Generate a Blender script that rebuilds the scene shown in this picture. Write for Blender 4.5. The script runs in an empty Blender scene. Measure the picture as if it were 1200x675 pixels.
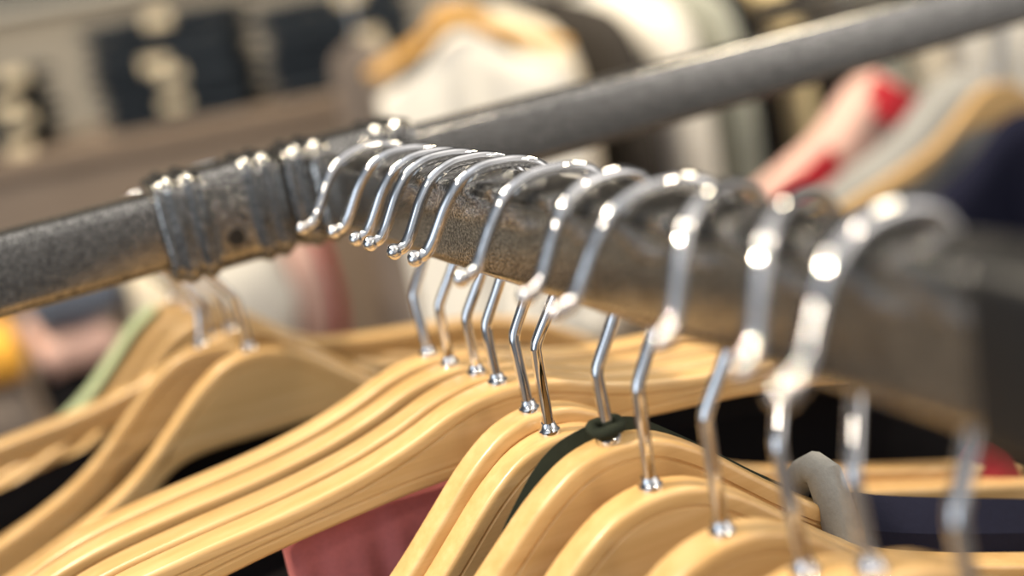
import bpy, bmesh, math, random
from mathutils import Vector, Matrix
random.seed(4)
SC = bpy.context.scene
COL = SC.collection
Z0 = 1.25                      # height of the rail centre line above the floor
R = math.radians

# ------------------------------------------------------------------ materials
def new_mat(name):
    m = bpy.data.materials.new(name); m.use_nodes = True
    nt = m.node_tree; return m, nt, nt.nodes['Principled BSDF']
def N(nt, t, **kw):
    n = nt.nodes.new(t)
    for k, v in kw.items(): setattr(n, k, v)
    return n
def ramp(nt, src, stops):
    r = N(nt, 'ShaderNodeValToRGB'); el = r.color_ramp.elements
    while len(el) < len(stops): el.new(.5)
    for e, (p, c) in zip(el, stops): e.position = p; e.color = (*c, 1)
    nt.links.new(src, r.inputs[0]); return r.outputs[0]
def mapped(nt, scale, coord='Object'):
    tc = N(nt, 'ShaderNodeTexCoord'); mp = N(nt, 'ShaderNodeMapping'); mp.inputs['Scale'].default_value = scale
    nt.links.new(tc.outputs[coord], mp.inputs[0]); return mp.outputs[0]
def noise(nt, vec, scale, detail=3, rough=.55):
    n = N(nt, 'ShaderNodeTexNoise'); n.inputs['Scale'].default_value = scale
    n.inputs['Detail'].default_value = detail; n.inputs['Roughness'].default_value = rough
    if vec is not None: nt.links.new(vec, n.inputs['Vector'])
    return n.outputs['Fac']
def bump(nt, b, h, strength, dist):
    n = N(nt, 'ShaderNodeBump'); n.inputs['Strength'].default_value = strength; n.inputs['Distance'].default_value = dist
    nt.links.new(h, n.inputs['Height']); nt.links.new(n.outputs[0], b.inputs['Normal'])

def wood(name, dark, mid, light, rough=.32, coat=.35):
    m, nt, b = new_mat(name)
    oi = N(nt, 'ShaderNodeObjectInfo')
    tc = N(nt, 'ShaderNodeTexCoord'); mp = N(nt, 'ShaderNodeMapping'); mp.inputs['Scale'].default_value = (6, 90, 150)
    ad = N(nt, 'ShaderNodeVectorMath', operation='ADD')
    cx = N(nt, 'ShaderNodeCombineXYZ')
    nt.links.new(oi.outputs['Random'], cx.inputs[0]); nt.links.new(oi.outputs['Random'], cx.inputs[2])
    nt.links.new(tc.outputs['Object'], ad.inputs[0]); nt.links.new(cx.outputs[0], ad.inputs[1])
    nt.links.new(ad.outputs[0], mp.inputs[0])
    f = noise(nt, mp.outputs[0], 1.6, 5, .6)
    c = ramp(nt, f, [(.25, dark), (.5, mid), (.75, light)])
    hs = N(nt, 'ShaderNodeHueSaturation'); mr = N(nt, 'ShaderNodeMapRange')
    mr.inputs['To Min'].default_value = .92; mr.inputs['To Max'].default_value = 1.06
    nt.links.new(oi.outputs['Random'], mr.inputs[0]); nt.links.new(mr.outputs[0], hs.inputs['Value'])
    nt.links.new(c, hs.inputs['Color']); nt.links.new(hs.outputs[0], b.inputs['Base Color'])
    b.inputs['Roughness'].default_value = rough
    b.inputs['Coat Weight'].default_value = coat; b.inputs['Coat Roughness'].default_value = .22
    bump(nt, b, f, .03, .0005)
    return m
WOOD = wood('lacquered_birch', (.62, .375, .145), (.71, .455, .195), (.79, .54, .265))
WOOD_PALE = wood('pale_beech', (.66, .42, .18), (.76, .52, .25), (.84, .62, .34))
SHELFWOOD = wood('brown_shelf_board', (.19, .135, .092), (.25, .182, .128), (.31, .23, .17), .5, .1)
YELLOWWOOD = wood('honey_wood', (.72, .37, .07), (.82, .45, .10), (.9, .55, .16))

def steel():
    m, nt, b = new_mat('hammered_grey_steel')
    v = mapped(nt, (1, 1, 1))
    f = noise(nt, v, 1250, 2, .6); g = noise(nt, v, 260, 3, .6)
    mx = N(nt, 'ShaderNodeMath', operation='MULTIPLY_ADD'); mx.inputs[1].default_value = .16
    nt.links.new(g, mx.inputs[0]); nt.links.new(f, mx.inputs[2])
    c = ramp(nt, mx.outputs[0], [(.42, (.075, .074, .071)), (.57, (.245, .24, .23)), (.72, (.60, .585, .56))])
    nt.links.new(c, b.inputs['Base Color'])
    b.inputs['Metallic'].default_value = .9; b.inputs['Roughness'].default_value = .12
    bump(nt, b, f, .16, .0004)
    return m
STEEL = steel()
def plain(name, col, rough=.5, metal=0, **kw):
    m, nt, b = new_mat(name)
    b.inputs['Base Color'].default_value = (*col, 1); b.inputs['Roughness'].default_value = rough; b.inputs['Metallic'].default_value = metal
    v = mapped(nt, (1, 1, 1)); f = noise(nt, v, kw.get('ns', 60), 3)
    d = [max(0, x * .93) for x in col]; l = [min(1, x * 1.06) for x in col]
    nt.links.new(ramp(nt, f, [(.3, d), (.7, l)]), b.inputs['Base Color'])
    return m
CHROME = plain('polished_chrome', (.86, .86, .87), .045, 1)
BLACKPL = plain('black_plastic', (.012, .012, .013), .4)
SCREWM = plain('dark_screw', (.05, .048, .045), .4, .8)
def cloth(name, col, ns=500, rough=.9, var=.18, bstr=.25):
    m, nt, b = new_mat(name)
    v = mapped(nt, (1, 1, 1)); f = noise(nt, v, ns, 3, .7); g = noise(nt, v, 9, 2)
    mx = N(nt, 'ShaderNodeMath', operation='MULTIPLY_ADD'); mx.inputs[1].default_value = .5
    nt.links.new(f, mx.inputs[0]); nt.links.new(g, mx.inputs[2])
    d = [x * (1 - var) for x in col]; l = [min(1, x * (1 + var)) for x in col]
    nt.links.new(ramp(nt, mx.outputs[0], [(.5, d), (1, l)]), b.inputs['Base Color'])
    b.inputs['Roughness'].default_value = rough; b.inputs['Sheen Weight'].default_value = .12 if max(col) > .2 else 0
    b.inputs['Specular IOR Level'].default_value = .5 if max(col) > .2 else .15
    bump(nt, b, f, bstr, .0008)
    return m
C_BLACK = cloth('black_cloth', (.010, .009, .010))
C_NAVY = cloth('navy_cloth', (.010, .011, .026))
C_GREY = cloth('grey_knit', (.29, .29, .28))
C_DENIM = cloth('dark_denim', (.022, .028, .036))
C_CREAM = cloth('cream_cloth', (.80, .70, .54))
C_WHITE = cloth('white_cloth', (.82, .78, .70))
C_IVORY = cloth('yellowish_cloth', (.78, .62, .34))
C_CHAR = cloth('charcoal_cloth', (.045, .04, .036))
C_SAGE = cloth('grey_green_cloth', (.33, .34, .29))
C_PINK = cloth('pale_pink_cloth', (.70, .45, .38))
C_RED = cloth('red_cloth', (.62, .02, .035))
C_DRED = cloth('deep_red_cloth', (.30, .012, .022))
C_DUSTY = cloth('dusty_red_cloth', (.50, .15, .15))
C_OLIVE = cloth('dark_olive_ribbon', (.028, .034, .024))
C_GREEN = cloth('light_green_ribbon', (.36, .42, .24))
C_BLUEG = cloth('blue_grey_cloth', (.16, .19, .25))
C_TAUPE = cloth('taupe_cloth', (.17, .14, .12))
C_ORANGE = cloth('orange_cloth', (.85, .42, .05))
PATCH = plain('cream_label', (.82, .68, .46), .6)
WALLM = plain('beige_plaster', (.50, .44, .35), .85, ns=3)
TRIMM = plain('cream_paint', (.85, .8, .68), .6)
DARKM = plain('dark_reflection_panel', (.035, .030, .026), .7, ns=4)  # for the added panel that darkens reflections
FLOORM = plain('brown_floor', (.10, .075, .055), .6, ns=6)

# ------------------------------------------------------------------ helpers
def link(name, me, mat, parent=None, loc=(0, 0, 0), rot=(0, 0, 0)):
    o = bpy.data.objects.new(name, me); COL.objects.link(o)
    if mat is not None: me.materials.append(mat)
    o.location = loc; o.rotation_euler = rot
    if parent is not None: o.parent = parent
    return o
def from_bm(name, bm, mat, parent=None, loc=(0, 0, 0), rot=(0, 0, 0), smooth=True):
    bmesh.ops.recalc_face_normals(bm, faces=bm.faces)
    me = bpy.data.meshes.new(name)
    if smooth:
        for f in bm.faces: f.smooth = True
        for e in bm.edges:
            if len(e.link_faces) == 2 and e.calc_face_angle(0) > R(38): e.smooth = False
    bm.to_mesh(me); bm.free()
    return link(name, me, mat, parent, loc, rot)
def thing(name, label, cat, loc=(0, 0, 0), rot=(0, 0, 0), group=None):
    o = bpy.data.objects.new(name, None); COL.objects.link(o); o.empty_display_size = .02
    o.location = loc; o.rotation_euler = rot
    o['label'] = label; o['category'] = cat
    if group: o['group'] = group
    return o
def tag(o, label, cat, group=None):
    o['label'] = label; o['category'] = cat
    if group: o['group'] = group
    return o
def struct(o): o['kind'] = 'structure'; return o
def box(bm, x0, x1, y0, y1, z0, z1, bev=0):
    g = bmesh.ops.create_cube(bm, size=1)['verts']
    for v in g:
        v.co = Vector(((x0 + x1) / 2 + v.co.x * (x1 - x0), (y0 + y1) / 2 + v.co.y * (y1 - y0), (z0 + z1) / 2 + v.co.z * (z1 - z0)))
    if bev:
        es = [e for e in bm.edges if e.verts[0] in g and e.verts[1] in g]
        bmesh.ops.bevel(bm, geom=es, offset=bev, segments=3, profile=.5, affect='EDGES')
def rsq(a, r, n=6, b=None):
    """rounded square outline, half sizes a (and b)"""
    b = b or a; p = []
    for cx, cy, s in ((a - r, b - r, 0), (-a + r, b - r, 90), (-a + r, -b + r, 180), (a - r, -b + r, 270)):
        for k in range(n + 1):
            t = R(s + 90 * k / n); p.append((cx + r * math.cos(t), cy + r * math.sin(t)))
    return p
def loft(bm, rings, cap=True, closed=True):
    vs = [[bm.verts.new(p) for p in r] for r in rings]
    n = len(vs[0])
    for a, b in zip(vs, vs[1:]):
        for i in range(n if closed else n - 1):
            j = (i + 1) % n
            bm.faces.new((a[i], a[j], b[j], b[i]))
    if cap and closed:
        bm.faces.new(vs[0][::-1]); bm.faces.new(vs[-1])
    return vs
def spline(pts, n=8):
    """Catmull-Rom through 3-D points"""
    P = [Vector(p) for p in pts]; P = [2 * P[0] - P[1]] + P + [2 * P[-1] - P[-2]]; out = []
    for i in range(1, len(P) - 2):
        a, b, c, d = P[i - 1:i + 3]
        for k in range(n):
            t = k / n
            out.append(.5 * ((2 * b) + (c - a) * t + (2 * a - 5 * b + 4 * c - d) * t * t + (3 * b - a - 3 * c + d) * t ** 3))
    out.append(P[-2]); return out
def tube(bm, pts, rad, sides=14, section=None):
    pts = [Vector(p) for p in pts]; rings = []; up = None
    for i, p in enumerate(pts):
        t = (pts[min(i + 1, len(pts) - 1)] - pts[max(i - 1, 0)]).normalized()
        if up is None:
            up = Vector((0, 1, 0)) if abs(t.y) < .9 else Vector((1, 0, 0))
        up = (up - t * up.dot(t)).normalized(); sd = t.cross(up)
        r = rad(i / (len(pts) - 1)) if callable(rad) else rad
        if section: rings.append([p + sd * (a * r) + up * (b * r) for a, b in section])
        else: rings.append([p + sd * (r * math.cos(2 * math.pi * k / sides)) + up * (r * math.sin(2 * math.pi * k / sides)) for k in range(sides)])
    loft(bm, rings)
def lerp_tab(tab, x):
    """smooth (monotone-ish Catmull) lookup in a table of (x, y)"""
    if x <= tab[0][0]: return tab[0][1]
    for i in range(len(tab) - 1):
        x0, y0 = tab[i]; x1, y1 = tab[i + 1]
        if x <= x1:
            m0 = (y1 - tab[i - 1][1]) / (x1 - tab[i - 1][0]) if i > 0 else 0.0
            m1 = (tab[i + 2][1] - y0) / (tab[i + 2][0] - x0) if i + 2 < len(tab) else (y1 - y0) / (x1 - x0)
            h = x1 - x0; t = (x - x0) / h
            return (2*t**3-3*t*t+1)*y0 + (t**3-2*t*t+t)*h*m0 + (-2*t**3+3*t*t)*y1 + (t**3-t*t)*h*m1
    return tab[-1][1]

# ------------------------------------------------------------------ the setting
bm = bmesh.new(); box(bm, -4, 7, -3, 3.3, -.06, 0); struct(from_bm('floor', bm, FLOORM, smooth=False))
bm = bmesh.new(); box(bm, -4, 7, 3.2, 3.3, 0, 2.7); struct(from_bm('wall_back', bm, WALLM, smooth=False))
bm = bmesh.new(); box(bm, -4, 7, 3.14, 3.2, Z0 + .213, Z0 + .240, .004); struct(from_bm('trim_1', bm, TRIMM))

bm = bmesh.new(); box(bm, -4, 7, 3.16, 3.2, Z0 + .24, 2.7); struct(from_bm('unseen_dark_panel', bm, DARKM, smooth=False))  # unseen panel, added so the tube tops and chrome reflect something dark

# ------------------------------------------------------------------ the clothes rack
rack = thing('clothes_rack', 'grey steel clothes rack of square tube with ribbed joint sleeves and a front arm', 'clothes rack', (0, 0, Z0))
def bar(name, ax, lo, hi, a=.0105, r=.0048, mat=STEEL, off=(0, 0), slope=0, parent=None, capr=0):
    bm = bmesh.new(); sec = rsq(a, r, 7, .015 if ax != 'z' else a); rings = []
    n = 24
    for k in range(n + 1):
        s = lo + (hi - lo) * k / n
        if ax == 'x': rings.append([(s, off[0] + p, off[1] + q) for p, q in sec])
        elif ax == 'y': rings.append([(off[0] + p, s, off[1] + q + slope * s) for p, q in sec])
        else: rings.append([(off[0] + p, off[1] + q, s) for p, q in sec])
    loft(bm, rings)
    return from_bm(name, bm, mat, parent or rack)
bar('back_rail', 'x', -.62, .93)
bar('front_arm', 'y', -.338, -.010)
REAR_SLOPE = -.16
bar('rear_arm', 'y', .010, .235, off=(-.047, 0), slope=REAR_SLOPE)
bar('rear_arm', 'y', .010, .62, off=(.78, 0), slope=-.06)
for x in (-.60, .91): bar('upright_post', 'z', -Z0 + .03, -.0155, off=(x, 0))
for x in (-.60, .91):
    bm = bmesh.new(); box(bm, x - .02, x + .02, -.30, .30, -Z0, -Z0 + .03, .004); from_bm('foot_bar', bm, STEEL, rack)
# black end cap on the front arm
bm = bmesh.new(); rings = []
for y, a in ((-.334, .0150), (-.334, .0165), (-.352, .0165), (-.3555, .0150), (-.3565, .0125)):
    rings.append([(p, y, q) for p, q in rsq(a - .0042, .0042, 6, a)])
loft(bm, rings); from_bm('end_cap', bm, BLACKPL, rack)
def sleeve(name, x0, x1, ribs):
    bm = bmesh.new(); rings = []
    n = 110; L = x1 - x0
    for k in range(n + 1):
        x = x0 + L * k / n; a = .0202
        for c in ribs:
            d = (x - c) / .0026
            a += .0017 * math.exp(-d * d)
        e = min(x - x0, x1 - x)
        if e < .0016: a -= .0010 * (1 - e / .0016) ** 2
        rings.append([(x, p, q) for p, q in rsq(a - .0045, .0070, 8, a)])
    loft(bm, rings)
    return from_bm(name, bm, STEEL, rack)
ls = sleeve('joint_sleeve', -.0735, -.0232, [-.0668, -.0590, -.0355, -.0285])
rs = sleeve('joint_sleeve', -.0215, .0370, [-.0145, -.0065, .0215, .0300])
ls['label'] = 'ribbed joint sleeve with a dark screw'
bm = bmesh.new()
tube(bm, [(-.0475, -.0150, -.0080), (-.0475, -.0160, -.0080)], .0035, 24); tube(bm, [(-.0475, -.0159, -.0080), (-.0475, -.01615, -.0080)], .0017, 6)
from_bm('screw', bm, SCREWM, ls)
sleeve_arm = bmesh.new(); rings = []
for y, a in ((-.0130, .0172), (-.0225, .0172), (-.0238, .0160)):
    rings.append([(p, y, q) for p, q in rsq(a - .0042, .005, 6, a)])
loft(sleeve_arm, rings); from_bm('arm_collar', sleeve_arm, STEEL, rack)

# ------------------------------------------------------------------ hangers
# half profiles in metres: (distance from the neck, height below the neck)
B_TOP = [(0, 0), (.008, -.0009), (.016, -.0038), (.027, -.0112), (.040, -.0228), (.052, -.0335), (.064, -.0428), (.078, -.0508), (.095, -.0583), (.120, -.0680), (.160, -.0830), (.195, -.0960), (.208, -.1008)]
B_BOT = [(0, -.0380), (.030, -.0384), (.045, -.0425), (.060, -.0545), (.078, -.0665), (.095, -.0750), (.120, -.0850), (.160, -.1005), (.195, -.1135), (.205, -.1172)]
A_TOP = [(0, 0), (.010, -.0009), (.020, -.0034), (.031, -.0076), (.042, -.0112), (.055, -.0145), (.075, -.0180), (.110, -.0220), (.135, -.0258), (.155, -.0318), (.172, -.0400), (.186, -.0490), (.196, -.0560)]
A_BOT = [(0, -.0255), (.035, -.0260), (.060, -.0280), (.087, -.0310), (.110, -.0348), (.135, -.0400), (.155, -.0465), (.172, -.0545), (.184, -.0620), (.192, -.0670)]
def hanger_body_mesh(top, bot, t, groove):
    n = 46; out = []
    X = top[-1][0]; XB = bot[-1][0]
    for k in range(-n, n + 1):
        x = X * math.copysign(abs(k / n) ** 1.15, k); out.append((x, lerp_tab(top, abs(x))))
    e0 = out[-1]; e1 = (XB, bot[-1][1])
    out += [(e0[0] + (e1[0] - e0[0]) * s, e0[1] + (e1[1] - e0[1]) * s) for s in (.12, .5, .88)]
    for k in range(n, -n - 1, -1):
        x = XB * math.copysign(abs(k / n) ** 1.15, k); out.append((x, lerp_tab(bot, abs(x))))
    out += [(-(e1[0] + (e0[0] - e1[0]) * s), e1[1] + (e0[1] - e1[1]) * s) for s in (.12, .5, .88)]
    P = [Vector(p) for p in out]; m = len(P); nor = []
    for i in range(m):
        a = (P[i] - P[i - 1]); b = (P[(i + 1) % m] - P[i])
        if a.length < 1e-9: a = b
        if b.length < 1e-9: b = a
        na = Vector((a.y, -a.x)).normalized(); nb = Vector((b.y, -b.x)).normalized()
        v = na + nb; v.normalize(); v = v / max(.55, v.dot(na)); nor.append(v)   # inward (outline runs clockwise)
    g = groove; h = t / 2
    half = [(0, h - .0017), (.0002, h - .0009), (.0008, h - .0003), (.0018, h), (g, h), (g + .0004, h - .0007), (g + .0010, h - .0007), (g + .0014, h - .0001)]
    bm = bmesh.new()
    rows = [[(P[i] + nor[i] * d, y) for i in range(m)] for d, y in half]
    front = [[bm.verts.new((p.x, -y, p.y)) for p, y in r] for r in rows]
    back = [[bm.verts.new((p.x, y, p.y)) for p, y in r] for r in rows]
    def band(a, b, flip):
        for i in range(m):
            j = (i + 1) % m
            f = (a[i], a[j], b[j], b[i]); bm.faces.new(f[::-1] if flip else f)
    for a, b in zip(front, front[1:]): band(a, b, False)
    for a, b in zip(back, back[1:]): band(a, b, True)
    band(back[0], front[0], False)
    q = 2 * n + 1; b0 = q + 3                       # the flat face: quads from the top edge down to the bottom edge
    for ring, fl in ((front[-1], 0), (back[-1], 1)):
        for i in range(2 * n):
            f = (ring[i], ring[i + 1], ring[b0 + 2 * n - i - 1], ring[b0 + 2 * n - i])
            bm.faces.new(f[::-1] if fl else f)
        e = ring[2 * n:b0 + 1]; bm.faces.new(e[::-1] if fl else e)
        e = ring[b0 + 2 * n:] + ring[:1]; bm.faces.new(e[::-1] if fl else e)
    return bm
BODY = {}
def body_mesh(kind):
    if kind not in BODY:
        bm = hanger_body_mesh(B_TOP, B_BOT, 0.0112, .0046) if kind == 'B' else hanger_body_mesh(A_TOP, A_BOT, .0125, .0038)
        bmesh.ops.recalc_face_normals(bm, faces=bm.faces)
        me = bpy.data.meshes.new('hanger_body')
        for f in bm.faces: f.smooth = True
        for e in bm.edges:
            if len(e.link_faces) == 2 and e.calc_face_angle(0) > R(40): e.smooth = False
        bm.to_mesh(me); bm.free(); me.materials.append(WOOD); BODY[kind] = me
    return BODY[kind]
def hook_path(drop, yaw_rel, yaw, dy, flip, open_=1.0):
    """hook in the hanger's frame: origin at the neck of the wood, the rail's top at height drop;
    yaw turns the hook about the stem, dy leans its apex along the arm"""
    s = -1 if flip else 1; T = drop + .0021
    L = []
    w = open_
    L += [(-.0300 * w, -.0218), (-.0268 * w, -.0210), (-.0242 * w, -.0180), (-.0218 * w, -.0140), (-.0185 * w, -.0085), (-.0140 * w, -.0034), (-.0080 * w, -.0005), (-.0025, .0), (.0040, -.0007), (.0100, -.0036), (.0140, -.0098), (.0148, -.0175), (.0143, -.0265), (.0120, -.0362)]
    zb = -.0575                     # the bend
    L2 = [(.0078, -.0450), (.0020, zb + .0030), (.0003, zb - .0004), (0, zb - .004), (0, -(T) + .010), (0, -T + .0012)]
    kx = 1 / max(.75, math.cos(yaw_rel)) if yaw_rel is not None else 1
    if flip: kx *= 1.16
    P = [Vector((s * x * kx, 0, T + z)) for x, z in L] + [Vector((s * x, 0, T + z)) for x, z in L2]
    c, sn = math.cos(yaw), math.sin(yaw)
    Q = []
    for p in P:
        f = max(0, min(1, p.z / T))
        Q.append(Vector((p.x * c, p.x * sn + dy * f, p.z)))
    return spline(Q, 7)
def hanger(kind, loc, yaw, label, group, drop=.083, roll=0, hyaw=None, dy=0, flip=False, open_=1.0, mat=None, dx=0):
    """loc = neck of the wood"""
    o = thing('wooden_hanger', label, 'hanger', (loc[0], loc[1], Z0 + loc[2]), (0, 0, 0), group)
    b = link('hanger_body', body_mesh(kind), None, o, (0, 0, 0), (0, R(-roll), R(yaw)))
    if mat is not None: b.material_slots[0].link = 'OBJECT'; b.material_slots[0].material = mat
    path = hook_path(drop, R(hyaw) if hyaw is not None and abs(hyaw) < 60 else None, R(yaw if hyaw is None else hyaw), dy, flip, open_)
    if dx: path = [p + Vector((dx * max(0, p.z / drop), 0, 0)) for p in path]
    bm = bmesh.new(); tube(bm, path, .0019, 14)
    hk = from_bm('hook', bm, CHROME, o)
    bm = bmesh.new(); bmesh.ops.create_uvsphere(bm, u_segments=18, v_segments=12, radius=.0025)
    for v in bm.verts: v.co += path[0]
    from_bm('ball_tip', bm, CHROME, hk)
    bm = bmesh.new(); rings = []
    for z, r in ((-.0012, .0034), (.0002, .0036), (.0012, .0035), (.0020, .0027), (.0036, .0022)):
        rings.append([(r * math.cos(2 * math.pi * k / 20), r * math.sin(2 * math.pi * k / 20), z) for k in range(20)])
    loft(bm, rings); from_bm('collar', bm, CHROME, o)
    return o
TOP = .015
FG = 'wooden hangers on the front arm'
# apex y, neck y, neck drop below the arm's top, body yaw, roll, hook yaw, kind, opening
FRONT = [
 ('A', -0.0625, -0.0690, 0.0795, -11, 1, 0, 1.15, 'flat-shouldered wooden hanger nearest the ribbed sleeve, its hook splayed widest'),
 ('A', -0.0930, -0.0885, 0.0790, -10, 0, -12, 1.00, 'flat-shouldered wooden hanger, second out along the arm from the ribbed sleeve'),
 ('A', -0.1140, -0.1115, 0.0770, -9, 0, -12, 1.00, 'flat-shouldered wooden hanger, third out along the arm from the ribbed sleeve'),
 ('A', -0.1255, -0.1275, 0.0765, -9, 0, -12, 1.00, 'flat-shouldered wooden hanger, fourth out along the arm, with the sharpest ball tip'),
 ('B', -0.1440, -0.1475, 0.0810, -3, 1, -10, 1.00, 'domed wooden hanger in the tight pair, its stem running against the in-focus stem in front'),
 ('B', -0.1640, -0.1588, 0.0855, -3, 1, -14, 1.00, 'domed wooden hanger just behind the olive-ribbon one, its in-focus stem ending in a clear collar'),
 ('B', -0.1935, -0.1955, 0.0770, -8, 0, -8, 1.06, 'domed wooden hanger with a dark olive ribbon tied round its neck'),
 ('B', -0.2185, -0.2130, 0.0860, -8, 0, 8, 1.00, 'domed wooden hanger just in front of the one with the olive ribbon'),
 ('B', -0.2440, -0.2430, 0.0880, -6, 0, -8, 1.08, 'blurred domed wooden hanger fourth in from the black end cap'),
 ('B', -0.2620, -0.2725, 0.0865, -6, 0, 20, 1.00, 'blurred domed wooden hanger third in from the black end cap'),
 ('B', -0.2850, -0.2935, 0.0770, -6, 0, 23, 1.00, 'blurred domed wooden hanger second in from the black end cap'),
 ('B', -0.3095, -0.3200, 0.0815, -6, 0, 2, 1.10, 'most blurred wooden hanger, next to the black end cap'),
]
for kind, ya, yn, drop, yaw, roll, hyaw, op, lab in FRONT:
    hanger(kind, (0, yn, TOP + .0024 - drop), yaw, lab.replace('’', "'"), FG, drop, roll, hyaw, ya - yn, False, op)
RG = 'wooden hangers on the rear arm'
REAR = [   # kind, x, neck y, yaw, hook yaw, drop, label
 ('B', -.046, .024, -9, 10, .0800, 'domed wooden hanger with a shaded brown face directly under the screw sleeve'),
 ('B', -.061, .050, -11, 0, .0745, 'domed wooden hanger with long S-curved left arm under the left tube'),
 ('B', -.042, .074, -13, 10, .0745, 'domed wooden hanger wedged behind the S-curved one, only its lit left tip clear below it'),
 ('A', -.046, .098, -12, 5, .0790, 'flat-shouldered wooden hanger whose straight left arm crosses behind the S-curved one'),
 ('B', -.042, .131, -9, 10, .0680, 'blurred domed wooden hanger between the flat-shouldered one and the one with the green ribbon'),
 ('B', -.042, .164, -7, -10, .0640, 'blurred wooden hanger just in front of the one with the green ribbon'),
 ('B', -.043, .207, 0, 10, .0610, 'farthest wooden hanger under the left tube, with a pale green ribbon along its left shoulder'),
]
for kind, x, yn, yaw, hyaw, drop, lab in REAR:
    top = TOP + .0040 + REAR_SLOPE * yn
    hanger(kind, (x, yn, top - drop), yaw, lab, RG, drop, 0, hyaw, 0, True, 1.0, dx=(-.047 - x))

# ------------------------------------------------------------------ garments
def garment_bm(W, top_fn, zbot, t, folds=5, amp=.006, seed=0, nu=56, nv=26, rtop=.03, side_pow=4):
    rnd = random.Random(seed); ph = [rnd.uniform(0, 6.28) for _ in range(6)]
    bm = bmesh.new(); F, Bk = [], []
    for iv in range(nv + 1):
        fr, br = [], []
        for iu in range(nu + 1):
            u = -W + 2 * W * iu / nu; q = abs(u) / W
            zt = top_fn(u); v = iv / nv; v = v * v * .6 + v * .4
            z = zt + (zbot - zt) * v; d = zt - z
            th = t * max(.0, 1 - q ** side_pow) ** .5
            k = min(1, d / rtop); th *= math.sqrt(max(0, 1 - (1 - k) ** 2))
            g = min(1, d / .12)
            w1 = amp * g * (math.sin(folds * 3.1 * u / W + ph[0] + 2 * z) + .5 * math.sin(folds * 5.3 * u / W + ph[1] - 3 * z))
            w2 = amp * g * (math.sin(folds * 2.7 * u / W + ph[2] - 2 * z) + .5 * math.sin(folds * 4.9 * u / W + ph[3]))
            fr.append((u * (1 + .05 * g), -th + w1 * (1 - q ** 6), z)); br.append((u * (1 + .05 * g), th + .0004 + w2 * .6 * (1 - q ** 6), z))
        F.append([bm.verts.new(p) for p in fr]); Bk.append([bm.verts.new(p) for p in br])
    for G, fl in ((F, 0), (Bk, 1)):
        for a, b in zip(G, G[1:]):
            for i in range(nu):
                f = (a[i], a[i + 1], b[i + 1], b[i]); bm.faces.new(f if fl else f[::-1])
    for i in range(nu):
        bm.faces.new((F[0][i], F[0][i + 1], Bk[0][i + 1], Bk[0][i])); bm.faces.new((F[-1][i + 1], F[-1][i], Bk[-1][i], Bk[-1][i + 1]))
    for k in range(nv):
        bm.faces.new((F[k][0], Bk[k][0], Bk[k + 1][0], F[k + 1][0])); bm.faces.new((Bk[k][-1], F[k][-1], F[k + 1][-1], Bk[k + 1][-1]))
    return bm
def ribbon(bm, pts, wdir, w, th=.0006, n=8):
    """flat band swept along pts, wdir(i) -> width direction"""
    P = spline(pts, n); rings = []
    for i, p in enumerate(P):
        t = (P[min(i + 1, len(P) - 1)] - P[max(i - 1, 0)]).normalized()
        s = i / (len(P) - 1); wd = wdir(s) if callable(wdir) else Vector(wdir)
        wd = (wd - t * wd.dot(t)).normalized(); nn = t.cross(wd)
        ww = w(s) if callable(w) else w
        rings.append([p + wd * ww / 2 + nn * th, p - wd * ww / 2 + nn * th, p - wd * ww / 2 - nn * th, p + wd * ww / 2 - nn * th])
    loft(bm, rings)
def on_hanger(loc, yaw, h, z, y=0):
    c, s = math.cos(R(yaw)), math.sin(R(yaw))
    return Vector((loc[0] + h * c - y * s, loc[1] + h * s + y * c, Z0 + loc[2] + z))

# olive ribbon tied round the neck of the seventh hanger, running along the back of its top edge
L7 = (0, -.1955, TOP + .0024 - .077)
bm = bmesh.new()
pl = []
for h, dz, y in ((-.150, -.0950, .0085), (-.090, -.0720, .0085), (-.066, -.0600, .0085), (-.050, -.0460, .0085), (-.040, -.0335, .0085), (-.030, -.0195, .0085), (-.020, -.0085, .0080), (-.010, -.0022, .0070), (.000, .0005, .0066), (.010, -.0012, .0070), (.020, -.0085, .0080), (.034, -.0205, .0085), (.048, -.0330, .0085), (.062, -.0440, .0085), (.080, -.0560, .0085), (.110, -.0710, .0085), (.160, -.090, .0085)):
    pl.append(on_hanger(L7, -8, h, dz, y))
ribbon(bm, pl, Vector((.0, .35, 1)), lambda s: .0052 + .0022 * math.exp(-((s - .42) / .05) ** 2), .0006)
rb = from_bm('olive_ribbon_top', bm, C_OLIVE)
tag(rb, 'dark olive ribbon strap lying along the back of a domed wooden hanger', 'garment')
bm = bmesh.new()
ring = [on_hanger(L7, -8, .0042 * math.cos(a), .0040 + .0003 * math.sin(3 * a), .0042 * math.sin(a) + .001) for a in [2 * math.pi * k / 24 for k in range(25)]]
tube(bm, ring, .0017, 10); from_bm('ribbon_knot', bm, C_OLIVE, rb)

# pale green ribbon along the left shoulder of a rear hanger
L5 = (-.043, .207, TOP + .0040 + REAR_SLOPE * .207 - .0610)
bm = bmesh.new()
ribbon(bm, [on_hanger(L5, 0, h, lerp_tab(B_TOP, abs(h)) + .0018, .001) for h in (-.088, -.078, -.064, -.052, -.040, -.027, -.012)], Vector((0, 1, 0)), .020, .0009)
tag(from_bm('green_ribbon_top', bm, C_GREEN), 'pale green ribbon strap lying over the left shoulder of a blurred wooden hanger', 'garment')

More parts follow.
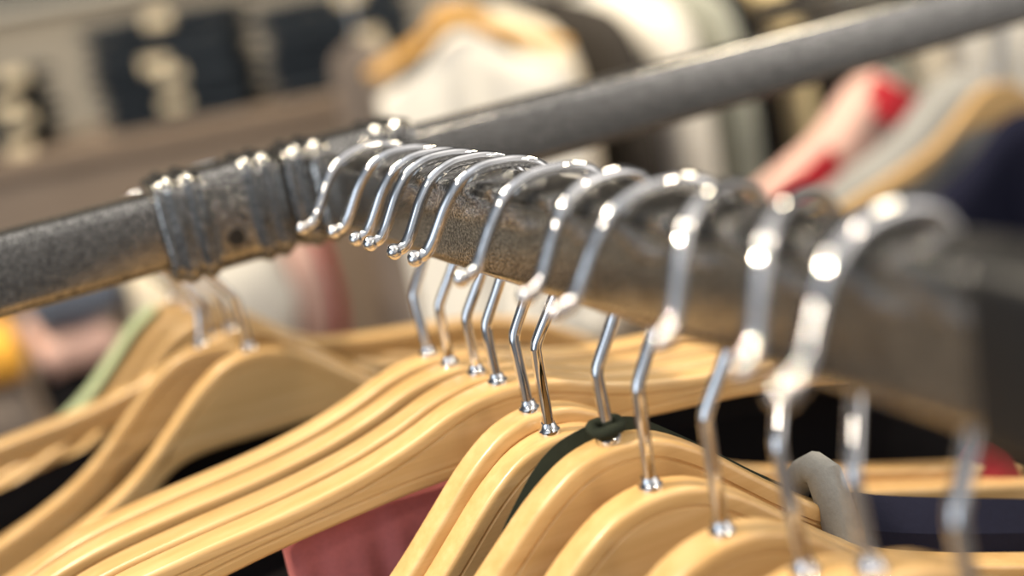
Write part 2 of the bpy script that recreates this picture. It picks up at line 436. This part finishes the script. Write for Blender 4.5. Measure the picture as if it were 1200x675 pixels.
def hung(name, label, cat, loc, yaw, mat, W, top_fn, zbot, t, **kw):
    group = kw.pop('group', None)
    bm = garment_bm(W, top_fn, zbot, t, **kw)
    o = from_bm(name, bm, mat, None, (loc[0], loc[1], Z0 + loc[2]), (0, 0, R(yaw)))
    return tag(o, label, cat, group)
def under_A(u):
    a = abs(u)
    return -.052 if a < .15 else -.052 - (a - .15) * 1.2
hung('black_dress', 'black dress hanging beneath the flat-shouldered wooden hangers', 'garment', (.02, -.089, -.070), -8, C_BLACK, .24, lambda u: -.0310 - .16 * max(0, abs(u) - .05), -.62, .009, folds=4, amp=.003, seed=3, rtop=.012)
hung('dusty_red_blouse', 'dusty red blouse bunched below the flat-shouldered hangers left of the domed ones', 'garment', (-.043, -.1125, -.070), -9, C_DUSTY, .037, lambda u: -.0178 - 1.2 * u * u, -.5, .0045, folds=4, amp=.0045, seed=5, rtop=.008)
LA = (-.046, .098, TOP + .0024 + REAR_SLOPE * .098 - .0790)
hung('black_skirt', 'black skirt hanging under the straight left arm of the flat-shouldered rear hanger', 'garment', (LA[0], LA[1] + .002, LA[2]), -12, C_BLACK, .20, lambda u: -.0320 - .19 * max(0, abs(u) - .05), -.50, .006, folds=3, amp=.003, seed=15, rtop=.01)
# navy sweater with grey neckband on the seventh hanger
L8 = L7
def sweater_top(u):
    a = abs(u)
    if a < .062: return -.072 - .03 * (1 - (a / .062) ** 2)
    return lerp_tab(B_TOP, a) + .006 if a < .205 else lerp_tab(B_TOP, .205) + .006 - (a - .205) * 2.5
sw = hung('navy_sweater', 'navy sweater with a grey knit neckband on the olive-ribbon hanger, its neckband round the dome', 'garment', L8, -8, C_NAVY, .225, sweater_top, -.60, .0115, folds=2, amp=.004, seed=8, rtop=.016, nu=110)
bm = bmesh.new()
nb = []
for k in range(33):
    a = math.pi * k / 32; nb.append((.066 * math.cos(a), -.0125 if k not in (0, 32) else -.010, -.052 - .055 * math.sin(a)))
tube(bm, spline([(.066, .014, -.046), (.067, .008, -.0375), (.068, 0, -.0350)] + nb + [(-.068, 0, -.0350), (-.067, .008, -.0375), (-.066, .014, -.046)], 2), .0058, 12)
from_bm('neckband', bm, C_GREY, sw)
# red strap over the right end of the fifth hanger
L6 = (0, -.1475, TOP + .0024 - .0810)
bm = bmesh.new()
yy = -3
pts = [on_hanger(L6, yy, h, z, y) for h, z, y in ((0.2160, -0.1860, -.009), (0.2070, -0.1460, -.009), (0.1970, -0.1080, -.0085), (0.1925, -0.0920, -.0070), (0.1905, -0.0875, .000), (0.1910, -0.0900, .0070), (0.1950, -0.1080, .0085), (0.2010, -0.1460, .009), (0.2060, -0.1860, .009))]
ribbon(bm, pts, Vector((1, .1, .5)), .017, .0011, 8)
cam_top = from_bm('red_camisole', bm, C_DRED)
tag(cam_top, 'red strap looped over the squared right end of a wooden hanger', 'garment')

def top_hook(o, rise, rail_r):
    # the wire hook of the hanger inside a garment; rise = height of the rail's top above the garment's neck
    r = rail_r + .004; pts = [(0, 0, -.02), (0, 0, rise - 2.9 * r), (.0, .0, rise - 2.3 * r)]
    for k in range(13):
        a = R(-40 + 235 * k / 12); pts.append((0, r * math.cos(a), rise - r + .0060 + r * math.sin(a)))
    bm = bmesh.new(); tube(bm, spline([(p[1], 0, p[2]) for p in pts], 3), .0018, 10)
    return from_bm('hook', bm, CHROME, o)

# garments on the right-hand rear arm
ARM2 = lambda y: (.74, y)
def shoulder_top(drop=.0):
    return lambda u: lerp_tab(B_TOP, min(abs(u), .208)) + .004 - drop - max(0, abs(u) - .208) * 2
def arm2_neck(y): return TOP - .06 * y - .092
RR = [(.270, 'wooden hanger with an S-curved left shoulder above the dark jacket at the right')]
hanger('B', (.74, .27, -.116), -18, RR[0][1], None, TOP + .0024 - .06 * .27 + .116, 0, 8, 0, True, dx=.04)
hung('dark_navy_jacket', 'dark navy jacket hanging below the S-curved wooden hanger at the right', 'garment', (.74, .245, -.116), -18, C_NAVY, .20, lambda u: lerp_tab(B_TOP, abs(u)) - .026, -.62, .016, folds=3, seed=11)
gs = hung('grey_sweater', 'grey knit sweater on the shoulder behind the S-curved wooden hanger', 'garment', (.78, .35, -.116), -12, C_GREY, .228, shoulder_top(), -.62, .028, folds=3, seed=12)
pk = hung('pink_blouse', 'pale pink blouse with red trim behind the grey sweater', 'garment', (.782, .47, -.116), -4, C_PINK, .172, shoulder_top(), -.62, .028, folds=3, seed=13)
top_hook(gs, .116 + TOP - .06 * .35, .0185); top_hook(pk, .116 + TOP - .06 * .47, .0185)
bm = bmesh.new(); ribbon(bm, [(-.150, -.027, -.112), (-.128, -.031, -.094), (-.105, -.034, -.080), (-.085, -.036, -.070)], Vector((.3, 0, 1)), .03, .003); from_bm('red_trim', bm, C_RED, pk)
bm = bmesh.new(); ribbon(bm, [(-.02, -.02, -.014), (.0, -.030, -.03), (.03, -.032, -.05)], Vector((.5, 0, 1)), .04, .003); from_bm('red_trim', bm, C_RED, pk)

# ------------------------------------------------------------------ second rack behind, with a row of garments seen end-on
rack2 = thing('garment_rail', 'dark rail on posts behind, holding a row of pale and dark clothes', 'clothes rack', (0, 1.06, Z0))
def bar2(name, p0, p1, r=.013):
    bm = bmesh.new(); tube(bm, [p0, p1], r, 16); return from_bm(name, bm, STEEL, rack2)
bar2('rail', (.28, 0, .115), (2.2, 0, .115))
for x in (.6955, 2.15):
    bar2('post', (x, 0, -Z0), (x, 0, .115), .009)
    bm = bmesh.new(); box(bm, x - .02, x + .02, -.25, .25, -Z0, -Z0 + .03, .004); from_bm('foot_bar', bm, STEEL, rack2)
def coat_top(u):
    a = abs(u)
    return -.19 * a - 1.5 * max(0, a - .12) ** 2 * 3 - max(0, a - .19) * 1.2
ROWG = 'clothes on the back rail'
ROW = [ # x, half thickness, material, name, label
 (.425, .018, C_TAUPE, 'taupe_jacket', 'grey-brown jacket at the near end of the back rail, its lower part under the arm'),
 (0.578, 0.018, C_BLACK, 'black_jacket', 'narrow black jacket just left of the wide ivory coat on the back rail'),
 (0.641, 0.034, C_CREAM, 'ivory_coat', 'wide ivory coat between two dark garments on the back rail'),
 (0.743, 0.028, C_CHAR, 'charcoal_coat', 'charcoal coat between the ivory coat and the brightest white coat'),
 (0.827, 0.046, C_WHITE, 'white_coat', 'broad bright white coat in the middle of the back rail'),
 (0.917, 0.022, C_SAGE, 'grey_green_shirt', 'grey-green shirt pressed against the broad white coat'),
 (0.963, 0.012, C_BLACK, 'black_shirt', 'thin black shirt left of the yellowish coat on the back rail'),
 (1.024, 0.024, C_IVORY, 'yellowish_coat', 'yellowish coat between two black garments on the back rail'),
 (1.078, 0.022, C_BLACK, 'black_coat', 'black coat right of the yellowish one on the back rail'),
 (1.156, 0.028, C_CHAR, 'charcoal_shirt', 'charcoal shirt right of the black coat, partly behind the grey tube'),
 (1.230, 0.034, C_SAGE, 'grey_green_coat', 'grey-green coat behind the pink blouse'),
 (1.323, 0.038, C_CREAM, 'cream_coat', 'cream coat behind the pink blouse and the grey tube'),
 (1.421, 0.040, C_WHITE, 'white_blouse', 'bright white blouse at the far right beneath the grey tube'),
 (1.530, 0.040, C_WHITE, 'white_dress', 'white dress at the far right end of the back rail'),
]
for i, (x, t, m, nm, lab) in enumerate(ROW):
    g = hung(nm, lab, 'garment', (x, 1.06, .022), -90 + (i * 37 % 9 - 4), m, .215 if nm != 'taupe_jacket' else .150, coat_top, -.46, t, folds=2, amp=.005, seed=20 + i, group=ROWG, rtop=.05, side_pow=6)
    top_hook(g, .106, .013)
# honey-coloured hangers at the left end of that rail, facing out
bar2('face_out_arm', (.450, .0, .096), (.450, -.36, .096), .0055)
for k, (x, y, lab) in enumerate(((.445, .760, 'small honey-coloured wooden hanger, nearer of two facing out above the white shirt'), (.453, .815, 'small honey-coloured wooden hanger, farther of two facing out above the white shirt'))):
    o = hanger('B', (x, y, .0438), -50, lab, 'honey hangers on the back rail', .0945, 0, -50, 0, False, mat=YELLOWWOOD, dx=(.450 - x) / .62)
    o.scale = (.62, .62, .62)
hung('white_shirt', 'small white shirt facing out under the honey-coloured hangers', 'garment', (.453, .788, .042), -50, C_WHITE, .130, lambda u: lerp_tab(B_TOP, abs(u)) * .9 - .030, -.42, .018, folds=3, amp=.005, seed=41)

# ------------------------------------------------------------------ shelf unit with folded jeans
P1 = Vector((-.023, 1.979, Z0 - .10)); ang = math.atan2(-.322, .671)
shelf = thing('shelf_unit', 'long brown wooden shelf unit carrying stacks of folded jeans', 'shelf', (P1.x, P1.y, 0), (0, 0, ang))
top_z = Z0 - .10
bm = bmesh.new(); box(bm, -.9, .90, -.02, .50, top_z - .035, top_z, .004); from_bm('top_board', bm, SHELFWOOD, shelf)
bm = bmesh.new(); box(bm, -.88, .88, .0, .02, .06, top_z - .035, .002); from_bm('front_panel', bm, SHELFWOOD, shelf)
for x in (-.88, .86):
    bm = bmesh.new(); box(bm, x, x + .02, .02, .48, 0, top_z - .035, .002); from_bm('side_panel', bm, SHELFWOOD, shelf)
bm = bmesh.new(); box(bm, -.86, .86, .46, .48, 0, top_z - .035, .002); from_bm('back_panel', bm, SHELFWOOD, shelf)
def jeans_mesh():
    bm = bmesh.new(); w, d, h = .152, .13, .0125
    rings = []
    for k in range(15):
        x = -w + 2 * w * k / 14; e = max(0, abs(x) / w - .86) / .14; hh = h * math.sqrt(max(.04, 1 - e * e)); dd = d * (1 - .04 * e * e)
        rings.append([(x, p, q + h + .0012 * math.sin(9 * x / w + 2 * p / d)) for p, q in rsq(dd, hh * .98, 5, hh)])
    loft(bm, rings)
    bmesh.ops.recalc_face_normals(bm, faces=bm.faces)
    me = bpy.data.meshes.new('folded_jeans')
    for f in bm.faces: f.smooth = True
    bm.to_mesh(me); bm.free(); me.materials.append(C_DENIM); return me
JM = jeans_mesh()
bm = bmesh.new(); box(bm, -.026, .026, -.0025, .0, -.0125, .0125, .001)
PM = bpy.data.meshes.new('waist_patch'); bm.to_mesh(PM); bm.free(); PM.materials.append(PATCH)
ORD = ['bottom', 'second from the bottom', 'third from the bottom', 'fourth from the bottom', 'fifth from the bottom', 'sixth from the bottom', 'seventh from the bottom', 'topmost']
STACKS = [(-.098, 6, 'left-edge stack', {0: .146, 2: .14, 3: .146, 5: .15}), (.353, 8, 'tall middle stack', {1: .0, 3: .015, 4: -.012, 7: .012}), (.700, 7, "stack at the shelf's right end", {2: .085, 3: .065, 6: .05})]
for sx, n, nm, pt in STACKS:
    for k in range(n):
        j = thing('folded_jeans', 'dark folded jeans, %s in the %s' % (ORD[k] if k < n - 1 else 'topmost', nm), 'jeans', (0, 0, 0), (0, 0, 0), 'folded jeans on the shelf')
        j.parent = None
        c, s = math.cos(ang), math.sin(ang); lx, ly = sx + random.uniform(-.01, .01), .15 + random.uniform(-.008, .008)
        j.location = (P1.x + lx * c - ly * s, P1.y + lx * s + ly * c, top_z + k * .0270 + .0026); j.rotation_euler = (0, 0, ang + random.uniform(-.05, .05))
        link('folded_denim', JM, None, j)
        if k in pt: link('waist_patch', PM, None, j, (pt[k], -.130, .0125))

# ------------------------------------------------------------------ low table with folded clothes seen under the rail
low = thing('low_table', 'low wooden display table behind the rear hangers, carrying piles of folded clothes', 'table', (.06, 1.25, 0))
LT = Z0 - .47
bm = bmesh.new(); box(bm, -.30, .30, -.16, .16, LT - .03, LT, .004); from_bm('table_top', bm, SHELFWOOD, low)
for x in (-.27, .27):
    for y in (-.13, .13):
        bm = bmesh.new(); box(bm, x - .02, x + .02, y - .02, y + .02, 0, LT - .03, .003); from_bm('leg', bm, SHELFWOOD, low)
def pile_item(name, label, lx, ly, z, w, d, h, mat, yaw=0):
    bm = bmesh.new(); rings = []
    for k in range(13):
        x = -w + 2 * w * k / 12; e = max(0, abs(x) / w - .8) / .2; hh = h / 2 * math.sqrt(max(.05, 1 - e * e))
        rings.append([(x, p, q + h / 2 + .002 * math.sin(7 * x / w + 3 * p / d)) for p, q in rsq(d, hh * .9, 6, hh)])
    loft(bm, rings)
    o = from_bm(name, bm, mat, None, (lx, ly, LT + z), (0, 0, yaw))
    return tag(o, label, 'folded clothes', 'folded clothes on the low table')
pile_item('folded_black_trousers', 'black folded trousers under the pinkish folded shirt', -0.045, 1.25, 0.0025, 0.055, 0.115, 0.122, C_BLACK, 0)
pile_item('folded_pinkish_shirt', 'pinkish folded shirt between black trousers and blue-grey jeans', -0.043, 1.25, 0.129, 0.052, 0.115, 0.052, C_PINK, 0.04)
pile_item('folded_blue_jeans', 'thick blue-grey folded jeans on top of the pinkish shirt', -0.025, 1.25, 0.186, 0.06, 0.12, 0.1, C_BLUEG, -0.03)
pile_item('folded_mauve_shirt', 'pinkish grey folded shirt at the left under the orange one', -0.165, 1.25, 0.0025, 0.05, 0.115, 0.132, C_TAUPE, 0)
pile_item('folded_orange_scarf', 'rounded orange folded scarf at the left edge below the tube', -0.145, 1.22, 0.139, 0.036, 0.08, 0.066, C_ORANGE, 0)
pile_item('folded_cream_towel', 'cream folded towel right of the blue-grey jeans', 0.075, 1.25, 0.0025, 0.034, 0.12, 0.27, C_CREAM, 0)
pile_item('folded_white_blanket', 'bright white folded blanket seen below the screw sleeve', 0.19, 1.25, 0.0025, 0.078, 0.12, 0.28, C_WHITE, 0)
pile_item('folded_pink_blanket', 'pale pink folded blanket seen through the notch between the sleeves', 0.295, 1.25, 0.0025, 0.024, 0.12, 0.27, C_PINK, 0)
pile_item('folded_red_blanket', 'narrow red folded blanket beside the pale pink one', 0.332, 1.25, 0.0025, 0.01, 0.1, 0.24, C_RED, 0)

# ------------------------------------------------------------------ light
w = bpy.data.worlds.new('World'); SC.world = w; w.use_nodes = True
nt = w.node_tree; bg = nt.nodes['Background']
tc = N(nt, 'ShaderNodeTexCoord'); D = tc.outputs['Generated']
sp = N(nt, 'ShaderNodeSeparateXYZ'); nt.links.new(D, sp.inputs[0])
def mrange(src, a, b, c, d):
    m = N(nt, 'ShaderNodeMapRange', interpolation_type='SMOOTHSTEP')
    for k, v in zip(('From Min', 'From Max', 'To Min', 'To Max'), (a, b, c, d)): m.inputs[k].default_value = v
    nt.links.new(src, m.inputs[0]); return m.outputs[0]
def mth(op, a, b):
    m = N(nt, 'ShaderNodeMath', operation=op)
    for k, v in enumerate((a, b)):
        if isinstance(v, (int, float)): m.inputs[k].default_value = v
        else: nt.links.new(v, m.inputs[k])
    return m.outputs[0]
def glow(direction, lo, hi, amount):
    d = N(nt, 'ShaderNodeVectorMath', operation='DOT_PRODUCT'); nt.links.new(D, d.inputs[0]); d.inputs[1].default_value = Vector(direction).normalized()
    return mrange(d.outputs['Value'], lo, hi, 0, amount)
front = mrange(sp.outputs['Y'], .5, -.6, .08, .56)                    # the open shop front behind the camera is brighter
above = mrange(sp.outputs['Z'], .66, .98, 0, .85)                     # bright ceiling
low = mrange(sp.outputs['Z'], -.35, .12, .22, 1)                       # darker towards the floor
mottle = mrange(noise(nt, D, 3.0, 2), .35, .65, .55, 1.3)
val = mth('MULTIPLY', mth('ADD', mth('MULTIPLY', front, low), above), mottle)
spots = mth('ADD', glow((-.95, -.22, .15), .90, .97, 1.7), glow((.75, -.75, .25), .93, .98, 1.2))   # two bright spots added for streaks on the ribs and chrome
val = mth('ADD', val, spots)
tint = N(nt, 'ShaderNodeMix', data_type='RGBA'); nt.links.new(mrange(sp.outputs['X'], -.9, .2, 0, 1), tint.inputs[0])
tint.inputs[6].default_value = (.78, .88, 1, 1); tint.inputs[7].default_value = (1, .95, .90, 1)
nt.links.new(tint.outputs[2], bg.inputs[0]); nt.links.new(val, bg.inputs[1])
def sun(direction, power, angle, col):
    l = bpy.data.lights.new('sun_light', 'SUN'); l.energy = power; l.angle = R(angle); l.color = col
    o = bpy.data.objects.new('sun_light', l); COL.objects.link(o)
    o.rotation_euler = Vector(direction).to_track_quat('Z', 'Y').to_euler(); o.location = (0, 0, 4)
sun((-.50, .10, .86), 3.8, 3, (1, .83, .60))
def lamp(loc, target, size, power, col):  # disc lamps added for chrome highlights and to brighten the background
    l = bpy.data.lights.new('added_lamp', 'AREA'); l.shape = 'DISK'; l.size = size; l.energy = power; l.color = col
    o = bpy.data.objects.new('added_lamp', l); COL.objects.link(o); o.location = loc
    o.rotation_euler = (Vector(loc) - Vector(target)).to_track_quat('Z', 'Y').to_euler()
lamp((-1.5, -1.3, Z0 + 1.5), (0, -.1, Z0), .22, 6.5, (1, .88, .70))
lamp((.9, -1.6, Z0 + 1.5), (.1, -.1, Z0), .20, 6.5, (1, .86, .66))
lamp((1.6, .0, Z0 + 1.6), (1.0, 1.0, Z0 - .2), .5, 20, (1, .86, .62))
lamp((-.6, .6, Z0 + 1.5), (.2, 1.7, Z0), .5, 22, (1, .9, .72))

# ------------------------------------------------------------------ camera
cd = bpy.data.cameras.new('camera'); cam = bpy.data.objects.new('camera', cd); COL.objects.link(cam); SC.camera = cam
yaw, pit, roll = .44984130, .27682899, .19639177
fwd = Vector((math.sin(yaw) * math.cos(pit), math.cos(yaw) * math.cos(pit), -math.sin(pit)))
r0 = Vector((math.cos(yaw), -math.sin(yaw), 0)); u0 = r0.cross(fwd)
rt = math.cos(roll) * r0 - math.sin(roll) * u0; up = math.sin(roll) * r0 + math.cos(roll) * u0
M = Matrix((rt, up, -fwd)).transposed().to_4x4(); M.translation = Vector((-.14258, -.44768, .07207 + Z0)); cam.matrix_world = M
cd.sensor_width = 36; cd.lens = 1300 / 1200 * 36; cd.clip_start = .01; cd.clip_end = 60
cd.dof.use_dof = True; cd.dof.focus_distance = .338; cd.dof.aperture_fstop = 3.3
SC.view_settings.view_transform = 'Standard'; SC.view_settings.look = 'None'
SC.view_settings.exposure = 0; SC.view_settings.gamma = 1; SC.view_settings.use_curve_mapping = False
